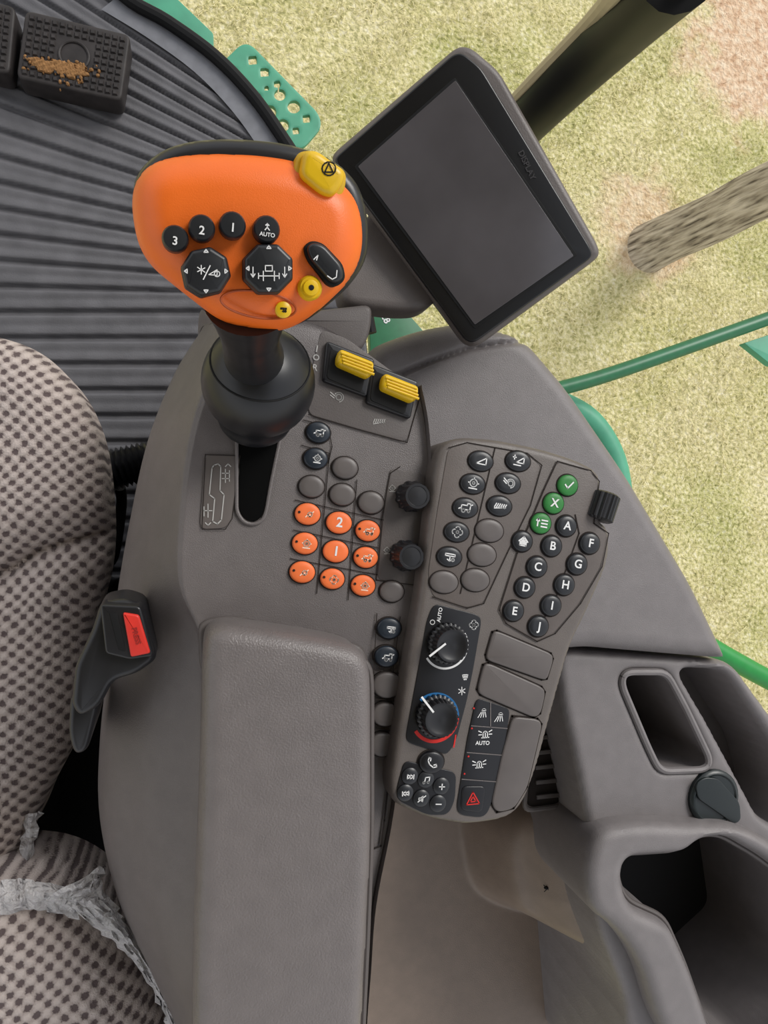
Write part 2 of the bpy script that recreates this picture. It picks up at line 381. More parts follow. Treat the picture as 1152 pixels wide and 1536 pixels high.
tube('wooden_post',None,[Vector((0.004*math.sin(9*t),0.004*math.cos(7*t),Lp*t-(.04 if t==0 else 0))) for t in (0,.1,.25,.5,.8,1.2,1.8)],[0.122,0.114,0.110,0.107,0.106,0.104,0.1],wood(),seg=28,smoothn=4,matrix=mpost)

pf=root('green_access_platform'); fp=Fr(z=-0.25)
def sq(cx,cy,s,a=40):
    return [(cx+s*math.cos(math.radians(a+90*k)),cy+s*math.sin(math.radians(a+90*k))) for k in range(4)]
def ci(cx,cy,r,n=12): return [(cx+r*math.cos(2*math.pi*k/n),cy+r*math.sin(2*math.pi*k/n)) for k in range(n)]
holes=[sq(379,90,9),sq(397,108,9),sq(416,126,7),ci(361,127,11),ci(383,147,10),ci(404,168,11),ci(420,142,9),ci(441,160,10),ci(424,188,10),sq(444,196,7),sq(460,178,8),sq(352,105,5),sq(400,132,5)]
field('perforated_step',pf,fp,[(318,108),(362,66),(376,66),(478,170),(483,190),(455,222),(435,222),(400,190),(330,130)],holes,None,0.001,-0.012,0.0035,GRNL,cr=0.015,hr=0.001)
slab('side_sheet',pf,fp,[(205,-60),(320,50),(322,110),(290,90),(210,30)],-0.02,0,GRNL,r=0.005)
slab('rear_sheet',pf,fp,[(553,456),(612,470),(690,560),(650,620),(556,540)],-0.02,0,GRN,r=0.005)
text('decal',pf,fp,578,478,'E8',14,WHT,rot=-60,h=.001)
rl=root('green_handrail')
tube('rail',rl,[W(820,588,-0.2),W(900,566,-0.2),W(1000,532,-0.2),W(1180,468,-0.2)],0.0165,GRN,smoothn=4)
slab('rail_bracket',rl,Fr(z=-0.22),[(1112,516),(1160,500),(1200,520),(1200,560),(1152,548)],-0.01,0.01,GRNL)
fe=root('green_fender')
tube('fender_tube',fe,[W(830,600,-0.3),W(885,632,-0.3),W(920,690,-0.3),W(935,770,-0.3),W(960,860,-0.3)],0.030,GRNL,smoothn=5)
tube('lower_rail',fe,[W(1000,930,-0.1),W(1090,985,-0.1),W(1200,1045,-0.1)],0.022,mat('green_rail_bright',(30,140,60),.4),smoothn=3)

pl=root('cab_corner_pillar')
tube('pillar_post',pl,[W(735,245,.2),W(805,165,.45),W(915,55,.62),W(1020,-50,.8)],[.028,.030,.032,.032],mat('pillar_black',(10,10,11),.45,.25),seg=16,smoothn=3)
tube('pillar_edge_trim',pl,[W(762,252,.22),W(832,178,.47),W(945,68,.64),W(1050,-38,.82)],[.006]*4,mat('pillar_trim',(52,50,50),.3),seg=10,smoothn=3)
tube('glass_seal',pl,[W(730,200,.2),W(776,146,.45),W(878,40,.62),W(945,-40,.8)],[.008]*4,mat('seal_beige',(190,176,144),.5),seg=10,smoothn=3)
# unseen cab roof, added to block light from above-left
rf=root('cab_roof_occluder')
slab('headliner_occluder',rf,Fr(z=2.0),[(-1.3,-1.2),(.42,-1.2),(.48,.3),(.30,.95),(-1.3,.95)],0,.08,mat('roof_occluder_grey',(120,114,108),.8),r=.15,bev=.03,local=True)
slab('roof_shell_occluder',rf,Fr(z=2.08),[(-1.35,-1.25),(.47,-1.25),(.53,.32),(.34,1.02),(-1.35,1.02)],0,.10,GRN,r=.18,bev=.05,local=True)

# ================================================================== CAB FLOOR
def proj(X,Y,z):
    dz=z-HC
    f=X*F.x+dz*F.z; r=X*R.x+dz*R.z
    return 576+FPX*r/f, 768-FPX*Y/f
def ribs(X,Y):
    px,py=proj(X,Y,0.0)
    c=0.00125; x=np.maximum(px,-50)
    y0=np.where(py<450+0*py,(py-450*c*x)/np.maximum(0.35,1-c*x),py)
    ph=np.mod(y0,39)/39.0
    g=np.abs(ph-0.5)*2
    return -0.0085*sst(g,0.68,0.92)-.0012*sst(1-g,.55,1)
floor_up=[(-260,-80),(120,-80),(182,-6),(250,38),(318,88),(372,145),(415,205),(462,280),(505,360),(535,430),(548,500),(560,600),(625,1000),(-260,1000)]
fl=root('floor')
field('floor_mat',fl,Fr(z=0.0),floor_up,[],ribs,0.004,-0.03,0.0026,RUB,cr=0.03,angle=80)
slab('floor_pan',fl,Fr(z=-0.03),floor_up[:-2]+[(690,1000),(690,1750),(-260,1750)],-0.05,0.0,BLM,r=0.03)
ed=[(95,-110),(182,-10),(252,33),(322,84),(378,142),(421,202),(468,277),(511,357),(541,428),(556,500)]
tube('windshield_lower_seal',fl,[W(x,y,0.01) for x,y in ed],0.011,BLM,smoothn=5,seg=10)
a=catmull([W(x,y,0.004) for x,y in ed[1:]],4); b_=catmull([W(x-30,y+24,0.004) for x,y in ed[1:]],4)
mk('mat_border',fl,np.concatenate([a,b_]).tolist(),[(i+1,i,len(a)+i,len(a)+i+1) for i in range(len(a)-1)],mat('floor_border',(112,113,118),.45,noise=.12))

def pedal(pts,nm):
    r=root(nm); f=Fr(z=0.05)
    slab('pad',r,f,pts,-0.045,0,PED,r=0.012,bev=0.004)
    c=[f.uv(*q) for q in pts]; A_,B_,C_,D_=[Vector(q) for q in c]
    vs=[];fs=[]
    nu,nv=13,9
    for i in range(nu):
        for j in range(nv):
            s=(i+1)/(nu+1); t=(j+1)/(nv+1)
            if abs(s-.5)<.2 and abs(t-.5)<.22: continue
            q=(A_*(1-s)+B_*s)*(1-t)+(D_*(1-s)+C_*s)*t
            k=len(vs); w=.0042
            for dx,dy,h in ((-w,-w,0),(w,-w,0),(w,w,0),(-w,w,0),(-w*.6,-w*.6,.003),(w*.6,-w*.6,.003),(w*.6,w*.6,.003),(-w*.6,w*.6,.003)): vs.append((q.x+dx,q.y+dy,h))
            fs+=[(k+4,k+5,k+6,k+7),(k,k+1,k+5,k+4),(k+1,k+2,k+6,k+5),(k+2,k+3,k+7,k+6),(k+3,k,k+4,k+7)]
    mk('tread_studs',r,vs,fs,PED,f.m,smooth=False)
    q=(A_+B_+C_+D_)/4
    tube('centre_ring',r,[f.m@Vector((q.x+.022*math.cos(t),q.y+.022*math.sin(t),.001)) for t in np.linspace(0,2*math.pi,25)],.002,PED,seg=6)
    return r,f
rp,fpd=pedal([(38,14),(196,52),(182,152),(24,116)],'foot_pedal')
pedal([(-140,-30),(24,10),(14,112),(-150,70)],'foot_pedal')
# dried mud smeared over the pedal
def crustpoly(cx,cy,rx,ry,n_=26,j=.4):
    o_=[]
    for k_ in range(n_):
        t_=2*math.pi*k_/n_; rr_=1+random.uniform(-j,j); x_=rx*rr_*math.cos(t_); o_.append((cx+x_,cy+ry*rr_*math.sin(t_)+.15*x_))
    return o_
for i_,(cx,cy,rx,ry) in enumerate([(70,99,32,9),(108,108,24,9),(92,98,18,8),(120,100,9,6)]):
    field('mud_crust_%d'%i_,rp,fpd,crustpoly(cx,cy,rx,ry),[],lambda X,Y:.0038+.0012*np.sin(X*900)*np.cos(Y*800+X*500),.0025,.0,.0014,DIRT,cr=.001)
for i in range(70):
    x=random.gauss(90,30); y=random.gauss(104,9)+ (x-88)*.15; s=random.uniform(1.0,3.2)
    if not 34<x<175: continue
    lathe('mud_crumb_%d'%i,rp,fpd,x,y,[(s,0.0),(s*.8,.0032),(s*.3,.0042)],DIRT,seg=6,sx=1.3,rot=random.random()*3)

# ================================================================== SIDE POD (right)
sp=root('right_side_console')
fpod=Fr(z=0.60)
pod=[(548,560),(556,522),(583,508),(640,490),(700,482),(785,506),(850,583),(940,713),(1040,876),(1096,988),(1090,990),(870,970),(700,1000),(640,1000),(590,800)]
seam=[fpod.uv(*q) for q in [(575,572),(600,562),(640,545),(700,525),(820,507)]]
def podz(X,Y): return 0.012*np.sin(np.clip((X-0.1)/0.5,0,1)*3)-.006*np.exp(-(line_dist(X,Y,seam)/.0028)**2)
field('front_pod',sp,fpod,pod,[],podz,0.02,-0.62,0.0022,POD,cr=0.02)
f2=Fr(z=0.585); f3=Fr(z=.612)
slot=[(938,1008),(1000,1008),(1028,1060),(1066,1140),(1058,1155),(990,1157),(972,1120),(932,1025)]
tray=[(1030,1003),(1088,1006),(1112,1040),(1170,1130),(1190,1200),(1180,1250),(1140,1226),(1105,1160),(1062,1080),(1022,1012)]
cup3=[(942,1290),(1030,1284),(1055,1262),(1095,1258),(1150,1290),(1230,1350),(1250,1500),(1150,1600),(1075,1560),(1040,1460),(1010,1392),(950,1365),(936,1325)]
c3=[f3.uv(*q) for q in cup3]
if area(c3)<0: c3=c3[::-1]
c3f=fillet(c3,.015)
lower=[(835,974),(1100,992),(1175,1095),(1320,1330),(1320,1750),(960,1750),(940,1500),(900,1400),(884,1300),(882,1235),(866,1150),(845,1060)]
field('rear_pod',sp,f2,lower,[slot,tray],None,0.010,-0.60,0.003,POD,cr=0.02,hr=0.012,lholes=[inset(c3f,-.006)])
def ringtube(nm,par,fr,pts,r,m,h=0,cr=.01,local=False):
    p=pts if local else fillet([fr.uv(*q) for q in pts],cr,4)
    tube(nm,par,[fr.m@Vector((x,y,h)) for x,y in list(p)+[p[0]]],r,m,seg=8)
ringtube('slot_rim',sp,f2,slot,.004,POD,h=-.001,cr=.012)
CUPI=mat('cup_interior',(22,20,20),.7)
def fl_local(nm,par,pts,z,m):
    return slab(nm,par,Fr(z=z),[f2.uv(*q) for q in pts],-.01,0,m,local=True)
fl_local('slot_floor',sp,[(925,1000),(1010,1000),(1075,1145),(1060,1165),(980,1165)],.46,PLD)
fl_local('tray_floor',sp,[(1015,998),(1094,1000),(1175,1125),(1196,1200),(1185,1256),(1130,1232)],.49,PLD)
SB=mat('socket_black',(24,32,33),.35)
lathe('socket_cap',sp,f2,1068,1195,[(36,0),(36,.004),(34,.006),(31,.0065),(29,.005),(10,.005)],SB,seg=30)
slab('socket_lid',sp,f2,[(1036,1172),(1050,1162),(1070,1164),(1102,1200),(1104,1226),(1094,1232),(1080,1222),(1040,1194)],.006,.0085,SB,r=.006)
ch=root('cup_holder')
outer=[(880,1330),(886,1275),(905,1245),(960,1236),(1045,1240),(1120,1240),(1200,1290),(1290,1380),(1300,1600),(1150,1660),(1040,1620),(990,1540),(965,1450),(925,1395),(890,1372)]
field('holder_body',ch,f3,outer,[],None,0.014,-0.22,0.0026,POD,cr=0.03,lholes=[c3f])
ringtube('inner_lip',ch,Fr(z=.592),inset(c3f,.002),.0032,PLD,local=True)
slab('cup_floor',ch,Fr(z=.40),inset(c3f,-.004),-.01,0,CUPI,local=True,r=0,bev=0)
# tub between console and rear pod
fb=Fr(z=.36); fz=Fr(z=.46)
wall=[f2.uv(*q) for q in [(838,974),(850,1060),(872,1150),(888,1235),(892,1300),(908,1400),(948,1500),(965,1750)]]
wall=[(x+.012,y) for x,y in wall]
tubp=[fb.uv(420,1120)]+wall+[fb.uv(420,1800)]
bulge=fillet([fz.uv(*q) for q in [(742,1310),(738,1250),(760,1200),(820,1150),(1000,1120),(1050,1480),(940,1470),(880,1430),(800,1412),(756,1385)]],.03)
def tubz(X,Y):
    d,_,_=poly_sdf(X,Y,[bulge]); wd=line_dist(X,Y,wall)
    return .10*sst(d,-0.010,0.030)+.06*sst(-wd,-.06,-.005)*sst(d,.0,.04)
field('storage_tub',sp,fb,tubp,[],tubz,.004,-.36,.003,TUB,local=True,cr=.004,angle=80)
slab('dark_recess',sp,Fr(z=.52),[(800,1090),(832,1085),(842,1205),(790,1212)],-.01,0,DGR,r=.01)
ringtube('recess_rim',sp,Fr(z=.522),[(796,1085),(836,1080),(848,1208),(786,1216)],.003,PLD,cr=.01)
for k_ in range(5):
    slab('recess_rib_%d'%k_,sp,Fr(z=.521),[(800+k_*1,1104+k_*22),(834+k_*2,1100+k_*22),(835+k_*2,1106+k_*22),(800+k_*1,1110+k_*22)],0,.003,PLD,r=.0005,bev=.0004)
zz=.46
for _ in range(12):
    p=W(820,1332,zz); zz=.36+float(tubz(np.array([p.x]),np.array([p.y]))[0])
bt=root('small_insect'); fbt=Fr(z=zz+.0012)
lathe('body',bt,fbt,820,1332,[(4,-.001),(3,.001),(1,.0015)],BLM,seg=8,sy=.6)
stroke('legs',bt,fbt,[[(815,1327),(826,1338)],[(826,1328),(816,1337)]],1.2,BLM,.0008)

# ================================================================== CONTROL CONSOLE
cs=root('armrest_control_console')
def row(le,lm,ri,mi,rt,zt=.72,zl=.60):
    L_=W(le[0],le[1],zl); Lb=Vector((L_.x,L_.y,0.02)); 
    rt3=W(rt[0],rt[1],zt); 
    pts=[Lb,Vector((L_.x-.002,L_.y,zl-.15)),L_,W(lm[0],lm[1],zl+.065),W(ri[0]-7,ri[1],zt-.010),W(ri[0]+6,ri[1]+1,zt-.001),W(ri[0]+22,ri[1]+2,zt),W((ri[0]+mi[0])/2+7,(ri[1]+mi[1])/2,zt),W(mi[0],mi[1],zt),
         W((mi[0]+rt[0])/2,(mi[1]+rt[1])/2,zt),W(rt[0]-8,rt[1],zt),rt3+Vector((0,0,-.003)),Vector((rt3.x+.001,rt3.y,zt-.03)),Vector((rt3.x,rt3.y,.3)),Vector((rt3.x,rt3.y,.02))]
    return pts
rows=[row((300,500),(315,492),(338,482),(480,498),(628,588)),
 row((262,560),(283,556),(316,550),(475,570),(638,645)),
 row((222,660),(246,657),(284,652),(460,680),(642,730)),
 row((195,780),(222,775),(268,770),(450,795),(637,820)),
 row((176,890),(206,882),(266,878),(450,895),(626,915)),
 row((162,1000),(204,990),(296,960),(450,990),(612,1010),zt=.716),
 row((150,1120),(204,1110),(300,1080),(450,1110),(598,1120),zt=.716),
 row((150,1230),(204,1220),(298,1200),(450,1220),(583,1230),zt=.716),
 row((178,1350),(218,1350),(294,1350),(450,1350),(560,1350),zt=.716),
 row((225,1450),(245,1450),(294,1450),(450,1450),(552,1450),zt=.716),
 row((275,1560),(285,1560),(300,1560),(450,1560),(545,1560),zt=.716),
 row((330,1750),(340,1750),(350,1750),(450,1750),(545,1750),zt=.716)]
r0=[Vector(p)+Vector((0,.006,-.012)) if p.z>.5 else Vector(p)+Vector((0,.006,0)) for p in map(Vector,rows[0])]
r00=[Vector((p.x,p.y+.008,.02)) for p in r0]
r01=[Vector((p.x,p.y+.008,min(p.z,.6))) for p in r0]
loft('console_body',cs,[r00,r01,r0]+rows,PL,nu=6,nv=6)
ft=Fr(z=.7205)
slab('armrest_step',cs,ft,[(296,932),(345,922),(470,950),(545,968),(556,1000),(540,1010),(330,960),(318,1010),(300,1010)],-.02,.001,PLD,r=.01,bev=.003)
fa=Fr(z=.768)
arm=[(304,975),(311,948),(340,938),(440,952),(530,968),(552,985),(560,1015),(561,1250),(554,1400),(543,1600),(538,1750),(298,1750),(288,1550),(290,1400),(297,1250),(302,1100)]
def armz(X,Y): return 0.004*np.cos((X-0.06)*16)
field('armrest_pad',cs,fa,arm,[],armz,.014,-.050,.0026,ARM,cr=.02,power=2.2)
ringtube('armrest_piping',cs,Fr(z=.738),[(309,985),(314,958),(345,946),(440,960),(525,975),(550,995),(556,1015),(556,1250),(550,1400),(540,1600),(536,1750),(303,1750),(294,1550),(296,1400),(302,1250),(307,1100)],.003,PLD,cr=.02)
stroke('rear_trim_edge',cs,Fr(z=.7175),[[(590,1100),(576,1230),(571,1268),(560,1272)]],3,DGR,0.001)
slab('lever_slot',cs,ft,[(357,655),(420,650),(404,720),(396,765),(392,776),(382,783),(368,780),(358,765)],-.01,.0012,mat('slot_black',(6,6,6),.9,.1),r=.004,bev=.0005)
ringtube('slot_bezel',cs,ft,[(355,650),(422,648),(407,722),(399,768),(394,780),(382,787),(366,784),(355,768)],.0014,PL,h=.001,cr=.005)
slab('gate_label',cs,ft,[(308,682),(358,684),(362,690),(348,778),(338,792),(305,794),(300,786)],-.004,.0012,mat('gate_label_grey',(92,85,82),.5),r=.004,bev=.0005)
stroke('gate_diagram',cs,ft,[[(321,698),(327,696),(331,700),(330,736),(336,742),(332,780),(326,786),(319,782),(322,748),(314,742),(318,702),(321,698)]],1.8,GRYM,.0016)
stroke('gate_symbols',cs,ft,[[(338,704),(338,724)],[(333,710),(344,710)],[(333,718),(344,718)],[(344,706),(344,722)],[(312,756),(312,776)],[(306,760),(306,774)],[(306,766),(318,766)],[(338,700),(342,696),(346,700)],[(308,784),(312,788),(316,784)]],1.6,GRYM,.0016)
stroke('gate_border',cs,ft,[[(308,682),(360,684),(348,778),(338,794),(303,794),(308,682)]],1.2,DGR,.0015)
slab('switch_panel',cs,ft,[(482,494),(520,508),(622,582),(628,600),(610,664),(540,645),(462,622),(466,560)],-.005,.0008,mat('switch_panel_grey',(90,84,82),.5,bump=.2),r=.006,bev=.0005)
stroke('switch_panel_border',cs,ft,[[(462,622),(540,645),(610,664),(628,600)]],1.6,DGR,.0012)
def rocker(nm,c,yc):
    x,y=c
    slab(nm+'_housing',cs,ft,[(x-34,y-42),(x+38,y-14),(x+26,y+42),(x-40,y+18)],-.01,.006,BLK,r=.003,bev=.002)
    slab(nm+'_well',cs,ft.up(.0062),[(x-26,y-32),(x+30,y-10),(x+20,y+34),(x-32,y+12)],-.001,.0004,BLM,r=.003,bev=.0002)
    fy=ft.up(.006); x,y=yc
    q=[(x-22,y-22),(x+28,y-2),(x+26,y+16),(x+18,y+22),(x-28,y+2),(x-27,y-12)]
    slab(nm+'_lever',cs,fy,q,-.004,.010,YEL,r=.003,bev=.004)
    for k in range(4):
        a=(x-22+k*1.0,y-15+k*5); b=(a[0]+46,a[1]+17)
        tube(nm+'_grip_%d'%k,cs,[fy.m@Vector(fy.uv(*a)+(.0098,)),fy.m@Vector(fy.uv(*b)+(.0098,))],.0011,YEL,seg=8)
rocker('rocker_front',(522,555),(530,548)); rocker('rocker_rear',(587,588),(596,584))
text('mark_i',cs,ft,475,524,'I',14,GRYM,-10,.001); text('mark_o',cs,ft,474,537,'O',12,GRYM,-10,.001); text('mark_r',cs,ft,472,552,'R',13,GRYM,-10,.001)
icon('mark_unload',cs,ft,505,596,'spin',14,GRYM,.0012); icon('mark_unload2',cs,ft,568,632,'slash',12,GRYM,.0012)

def btn(nm,par,fr,x,y,m,r=20,ry=.85,h=.0035,rot=-.12):
    lathe(nm+'_rim',par,fr,x,y,[(r+2.0,-.002),(r+2.0,.0006),(r+.6,.0008)],DGR,seg=28,sy=ry,rot=rot)
    lathe(nm,par,fr,x,y,[(r,-.001),(r,h*.6),(r*.95,h*.85),(r*.85,h),(r*.5,h*1.05)],m,seg=28,sy=ry,rot=rot)
i=0
CRM=mat('cream',(250,215,190),.5)
for (x,y,m,ic,r) in [(477,649,NAV,'comb',18),(473,688,NAV,'gear',18),(517,702,BTG,None,19),(467,730,BTG,None,19),(513,742,BTG,None,19),(556,754,BTG,None,19),
    (461,771,ORB,'leaf',19),(508,784,ORB,'2',19),(551,796,ORB,'comb',18),(457,815,ORB,'gear',19),(503,827,ORB,'1',19),(548,836,ORB,'comb',18),
    (453,858,ORB,'leaf',19),(498,868,ORB,'fan',18),(544,878,ORB,'gear',18),(587,887,BTG,None,18),(583,942,NAV,'header',18),(579,984,NAV,'comb',18),
    (580,1027,BTG,None,22),(577,1071,BTG,None,20),(573,1116,BTG,None,20)]:
    i+=1; btn('console_button_%d'%i,cs,ft,x,y,m,r)
    if ic in ('1','2'): text('console_mark_%d'%i,cs,ft,x,y,ic,20,WHT,-8,.0039)
    elif ic: icon('console_mark_%d'%i,cs,ft,x+2,y+1,ic,r*.55,WHT if m is NAV else CRM,.0039,w=.16,rot=-8)
    if m is ORB and ic not in('1','2'): lathe('indicator_%d'%i,cs,ft,x-13,y-3,[(2,.003),(2,.0041),(1,.0042)],DGR,seg=8)
stroke('button_grid',cs,ft,[[(455,630),(492,640),(498,670),(492,695)],[(452,668),(494,680)],[(494,680),(475,890)],[(535,720),(522,900)],[(442,750),(575,780)],[(440,795),(568,822)],[(435,838),(566,862)],[(600,700),(585,710),(572,780),(564,870),(640,880)],[(565,920),(555,1100),(560,1140)],[(600,925),(590,1000),(588,1140)],[(562,1005),(600,1010)],[(560,1048),(598,1052)],[(558,1093),(596,1096)]],1.4,DGR,.0007)
def knob(nm,par,fr,x,y,r,hgt,ribs=18,m=BLK,seg=72):
    lathe(nm,par,fr,x,y,[(r,-.001),(r,hgt*.35),(r*.88,hgt*.42),(r*.85,hgt*.9),(r*.76,hgt),(r*.62,hgt),(r*.58,hgt*.97),(r*.1,hgt*.99)],m,seg=seg,ribs=ribs,ribd=.10,ribmin=r*.8)
slab('knob_panel',cs,ft,[(585,703),(638,712),(636,760),(622,882),(566,868),(574,780)],-.004,.0005,PLD,r=.004,bev=.0004)
knob('dial_front',cs,ft,615,745,23,.022,ribs=12); knob('dial_rear',cs,ft,606,833,23,.022,ribs=12)
icon('dial_mark',cs,ft,588,733,'gear',8,GRYM,.001); icon('dial_mark2',cs,ft,580,826,'gear',8,GRYM,.001)

# ================================================================== KEYPAD PANEL
kp=root('keypad_control_panel'); fk=Fr(z=.74)
ko=[(652,690),(664,665),(690,655),(745,659),(810,672),(862,688),(896,704),(904,720),(899,780),(918,795),(914,845),(884,915),(857,970),(832,1060),(808,1150),(788,1205),(765,1229),(705,1240),(645,1230),(592,1208),(583,1185),(590,1130),(610,1000),(628,900),(640,800)]
field('panel_body',kp,fk,ko,[],None,.006,-.05,.0018,PLK,cr=.012)
slab('panel_mount',kp,Fr(z=.68),[(670,720),(850,760),(800,950),(740,1150),(640,1150),(660,850)],-.5,.02,BLM,r=.02)
def pane(nm,pts,m,h=.0006,cr=.006): return slab(nm,kp,fk,pts,-.003,h,m,r=cr,bev=.0004)
PK2=mat('keypad_pane',(93,85,81),.42,bump=.15)
pane('function_pane',[(672,672),(700,664),(790,680),(812,698),(795,758),(760,830),(725,905),(700,912),(648,895),(642,860),(655,770)],PK2)
pane('letter_pane',[(835,692),(885,706),(898,722),(890,785),(912,800),(900,850),(868,905),(830,950),(805,965),(758,935),(748,915),(775,830),(815,735)],PK2)
stroke('pane_grooves',kp,fk,[[(812,698),(795,758),(760,830),(725,905),(700,912),(648,895)],[(672,672),(700,664),(790,680),(812,698)],[(835,692),(815,735),(775,830),(748,915),(758,935),(805,962),(832,950),(870,905),(902,850),(912,800),(890,785),(898,722),(885,706),(835,692)],[(742,672),(690,890)],[(862,772),(868,800),(830,905),(800,950)]],1.6,DGR,.0011)
i=0
for x,y,m,ic in [(720,692,BTN,'tri'),(776,692,BTN,'tri2'),(708,726,BTN,'gear'),(761,725,BTN,'spin'),(697,762,BTN,'comb'),(748,759,BTN,'slash'),(684,798,BTN,'fan'),(733,796,BTG,None),(673,835,BTN,'header'),(722,832,BTG,None),(665,873,BTG,None),(712,870,BTG,None)]:
    i+=1; btn('function_key_%d'%i,kp,fk,x,y,m,18.5 if m is BTN else 21,.76,.003)
    if ic: icon('function_mark_%d'%i,kp,fk,x,y,ic,12,WHT,.0034,w=.13,rot=-10)
for x,y,m,ic in [(850,728,GRB,'check'),(829,755,GRB,'text:X'),(810,785,GRB,'list'),(848,789,BTN,'text:A'),(782,812,BTN,'home'),(826,819,BTN,'text:B'),(804,850,BTN,'text:C'),(786,881,BTN,'text:D'),(769,916,BTN,'text:E'),(883,815,BTN,'text:F'),(864,846,BTN,'text:G'),(845,877,BTN,'text:H'),(825,908,BTN,'text:I'),(806,939,BTN,'text:J')]:
    i+=1; btn('letter_key_%d'%i,kp,fk,x,y,m,15,.95,.0035)
    if ic.startswith('text:'): text('letter_mark_%d'%i,kp,fk,x,y,ic[5:],16,WHT,-10,.004)
    else: icon('letter_mark_%d'%i,kp,fk,x,y,ic,11,WHT,.004,w=.18,rot=-10)
wc=W(903,760,.738); ax=(W(911,737,.738)-W(896,783,.738)).normalized()
vs=[];fs=[];sg=60
prof=[(-.012,.010),(-.0105,.0125),(.0105,.0125),(.012,.010)]
s1=ax.cross(Vector((0,0,1))).normalized(); s2=ax.cross(s1)
for (t,r) in prof:
    for k in range(sg):
        a_=2*math.pi*k/sg; rr=r*(1-.07*(k%3==0)); vs.append(wc+ax*t+(s1*math.cos(a_)+s2*math.sin(a_))*rr)
for q in range(3):
    for k in range(sg): j=(k+1)%sg; fs.append((q*sg+k,q*sg+j,(q+1)*sg+j,(q+1)*sg+k))
fs.append(tuple(range(sg-1,-1,-1))); fs.append(tuple(3*sg+k for k in range(sg)))
mk('thumb_wheel',kp,vs,fs,BLK,smooth=False)
for k,pts in enumerate([[(738,948),(745,946),(826,980),(829,988),(820,1018),(812,1019),(730,990),(728,982)],[(724,997),(732,994),(812,1030),(817,1038),(810,1070),(800,1076),(720,1042),(715,1034)],[(768,1074),(806,1078),(812,1086),(790,1180),(770,1212),(745,1218),(736,1205),(752,1130)]]):
    slab('blank_pad_%d'%(k+1),kp,fk,pts,-.003,.0022,BTG,r=.006,bev=.0014)
    stroke('blank_outline_%d'%(k+1),kp,fk,[pts+[pts[0]]],3.4,DGR,.0004)
GLB=mat('panel_gloss_black',(22,22,26),.3,.5)
pane('climate_pane',[(650,905),(716,922),(722,930),(710,1000),(700,1050),(684,1110),(672,1130),(664,1130),(612,1114),(608,1105),(624,1020),(640,930)],GLB,.0009)
def ringarc(nm,x,y,r0,r1,a0,a1,m,h):
    u,v=fk.uv(x,y); s=fk.sc(x,y); vs=[];n_=30
    for k in range(n_+1):
        a_=math.radians(a0+(a1-a0)*k/n_)
        vs.append((u+r0*s*math.cos(a_),v+r0*s*math.sin(a_),h)); vs.append((u+r1*s*math.cos(a_),v+r1*s*math.sin(a_),h))
    mk(nm,kp,vs,[(2*k,2*k+1,2*k+3,2*k+2) for k in range(n_)],m,fk.m,smooth=False)
ringarc('fan_scale',668,968,31,34,-150,30,WHT,.0013)
ringarc('temp_cold',652,1076,30,36,0,130,BLUM,.0013); ringarc('temp_hot',652,1076,31,36,-150,-5,REDM,.0013)
knob('fan_dial',kp,fk,669,964,30,.016,ribs=24); knob('temp_dial',kp,fk,653,1072,31,.016,ribs=24)
def ptr(nm,a,b): stroke(nm,kp,fk.up(.0165),[[a,b]],3.0,WHT,0)
ptr('fan_pointer',(668,966),(645,984)); ptr('temp_pointer',(650,1068),(633,1046))
text('fan_auto',kp,fk,659,922,'AUTO',7.5,WHT,80,.0012); icon('fan_icon',kp,fk,710,937,'fan',10,WHT,.0012,w=.16); icon('defrost_icon',kp,fk,697,1015,'wipe',8,WHT,.0012,w=.15); icon('snow_icon',kp,fk,692,1036,'star',8,WHT,.0012,w=.14)
stroke('off_mark',kp,fk,[[(648+3.5*math.cos(t),933+3.5*math.sin(t)) for t in np.linspace(0,6.28,9)]],1.1,WHT,.0012)
stroke('thermo_mark',kp,fk,[[(683,1102),(680,1120)]],2,REDM,.0012)
pane('light_pane',[(714,1046),(762,1062),(764,1070),(756,1120),(748,1165),(732,1218),(722,1226),(690,1222),(684,1212),(700,1110)],GLB,.0009)
stroke('light_dividers',kp,fk,[[(706,1088),(760,1092)],[(735,1053),(735,1090)],[(700,1128),(752,1132)],[(692,1168),(746,1172)]],1.4,PL,.0013)
icon('worklight_mark',kp,fk,722,1070,'lamp',10,WHT,.0013,w=.11); icon('worklight_mark2',kp,fk,747,1076,'lamp',10,WHT,.0013,w=.11)
icon('beacon_auto_mark',kp,fk,727,1101,'beacon',11,WHT,.0013,w=.12); text('auto_mark',kp,fk,723,1114,'AUTO',7.5,WHT,-4,.0013)
icon('beacon_mark',kp,fk,718,1146,'beacon',11,WHT,.0013,w=.12)
slab('hazard_button',kp,fk,[(692,1178),(728,1178),(722,1218),(690,1214)],-.001,.002,GLB,r=.005,bev=.001); icon('hazard_mark',kp,fk,708,1197,'haz',12,REDM,.0023,w=.13)
for nm,x,y in (('l1',710,1062),('l2',707,1092),('l3',702,1134),('l4',696,1160)):
    lathe('led_'+nm,kp,fk,x,y,[(1.3,.0005),(1.3,.0013),(.8,.0014)],REDM,seg=8)
pane('media_pane',[(606,1140),(684,1158),(682,1200),(672,1222),(640,1222),(596,1200),(594,1185)],GLB,.0009)
btn('phone_key',kp,fk,646,1142,GLB,19,.85,.004); icon('phone_mark',kp,fk,646,1142,'phone',14,WHT,.0046,w=.12)
for k,(x,y,ic) in enumerate([(614,1163,'fwd'),(638,1168,'note'),(661,1178,'plus'),(607,1188,'fwd'),(631,1196,'mute'),(656,1204,'minus')]):
    lathe('media_key_%d'%(k+1),kp,fk,x,y,[(12,0),(12,.002),(10,.0028),(5,.003)],BTN,seg=20); icon('media_mark_%d'%(k+1),kp,fk,x,y,ic,9,WHT,.0034,w=.16,rot=180 if k==3 else -6)

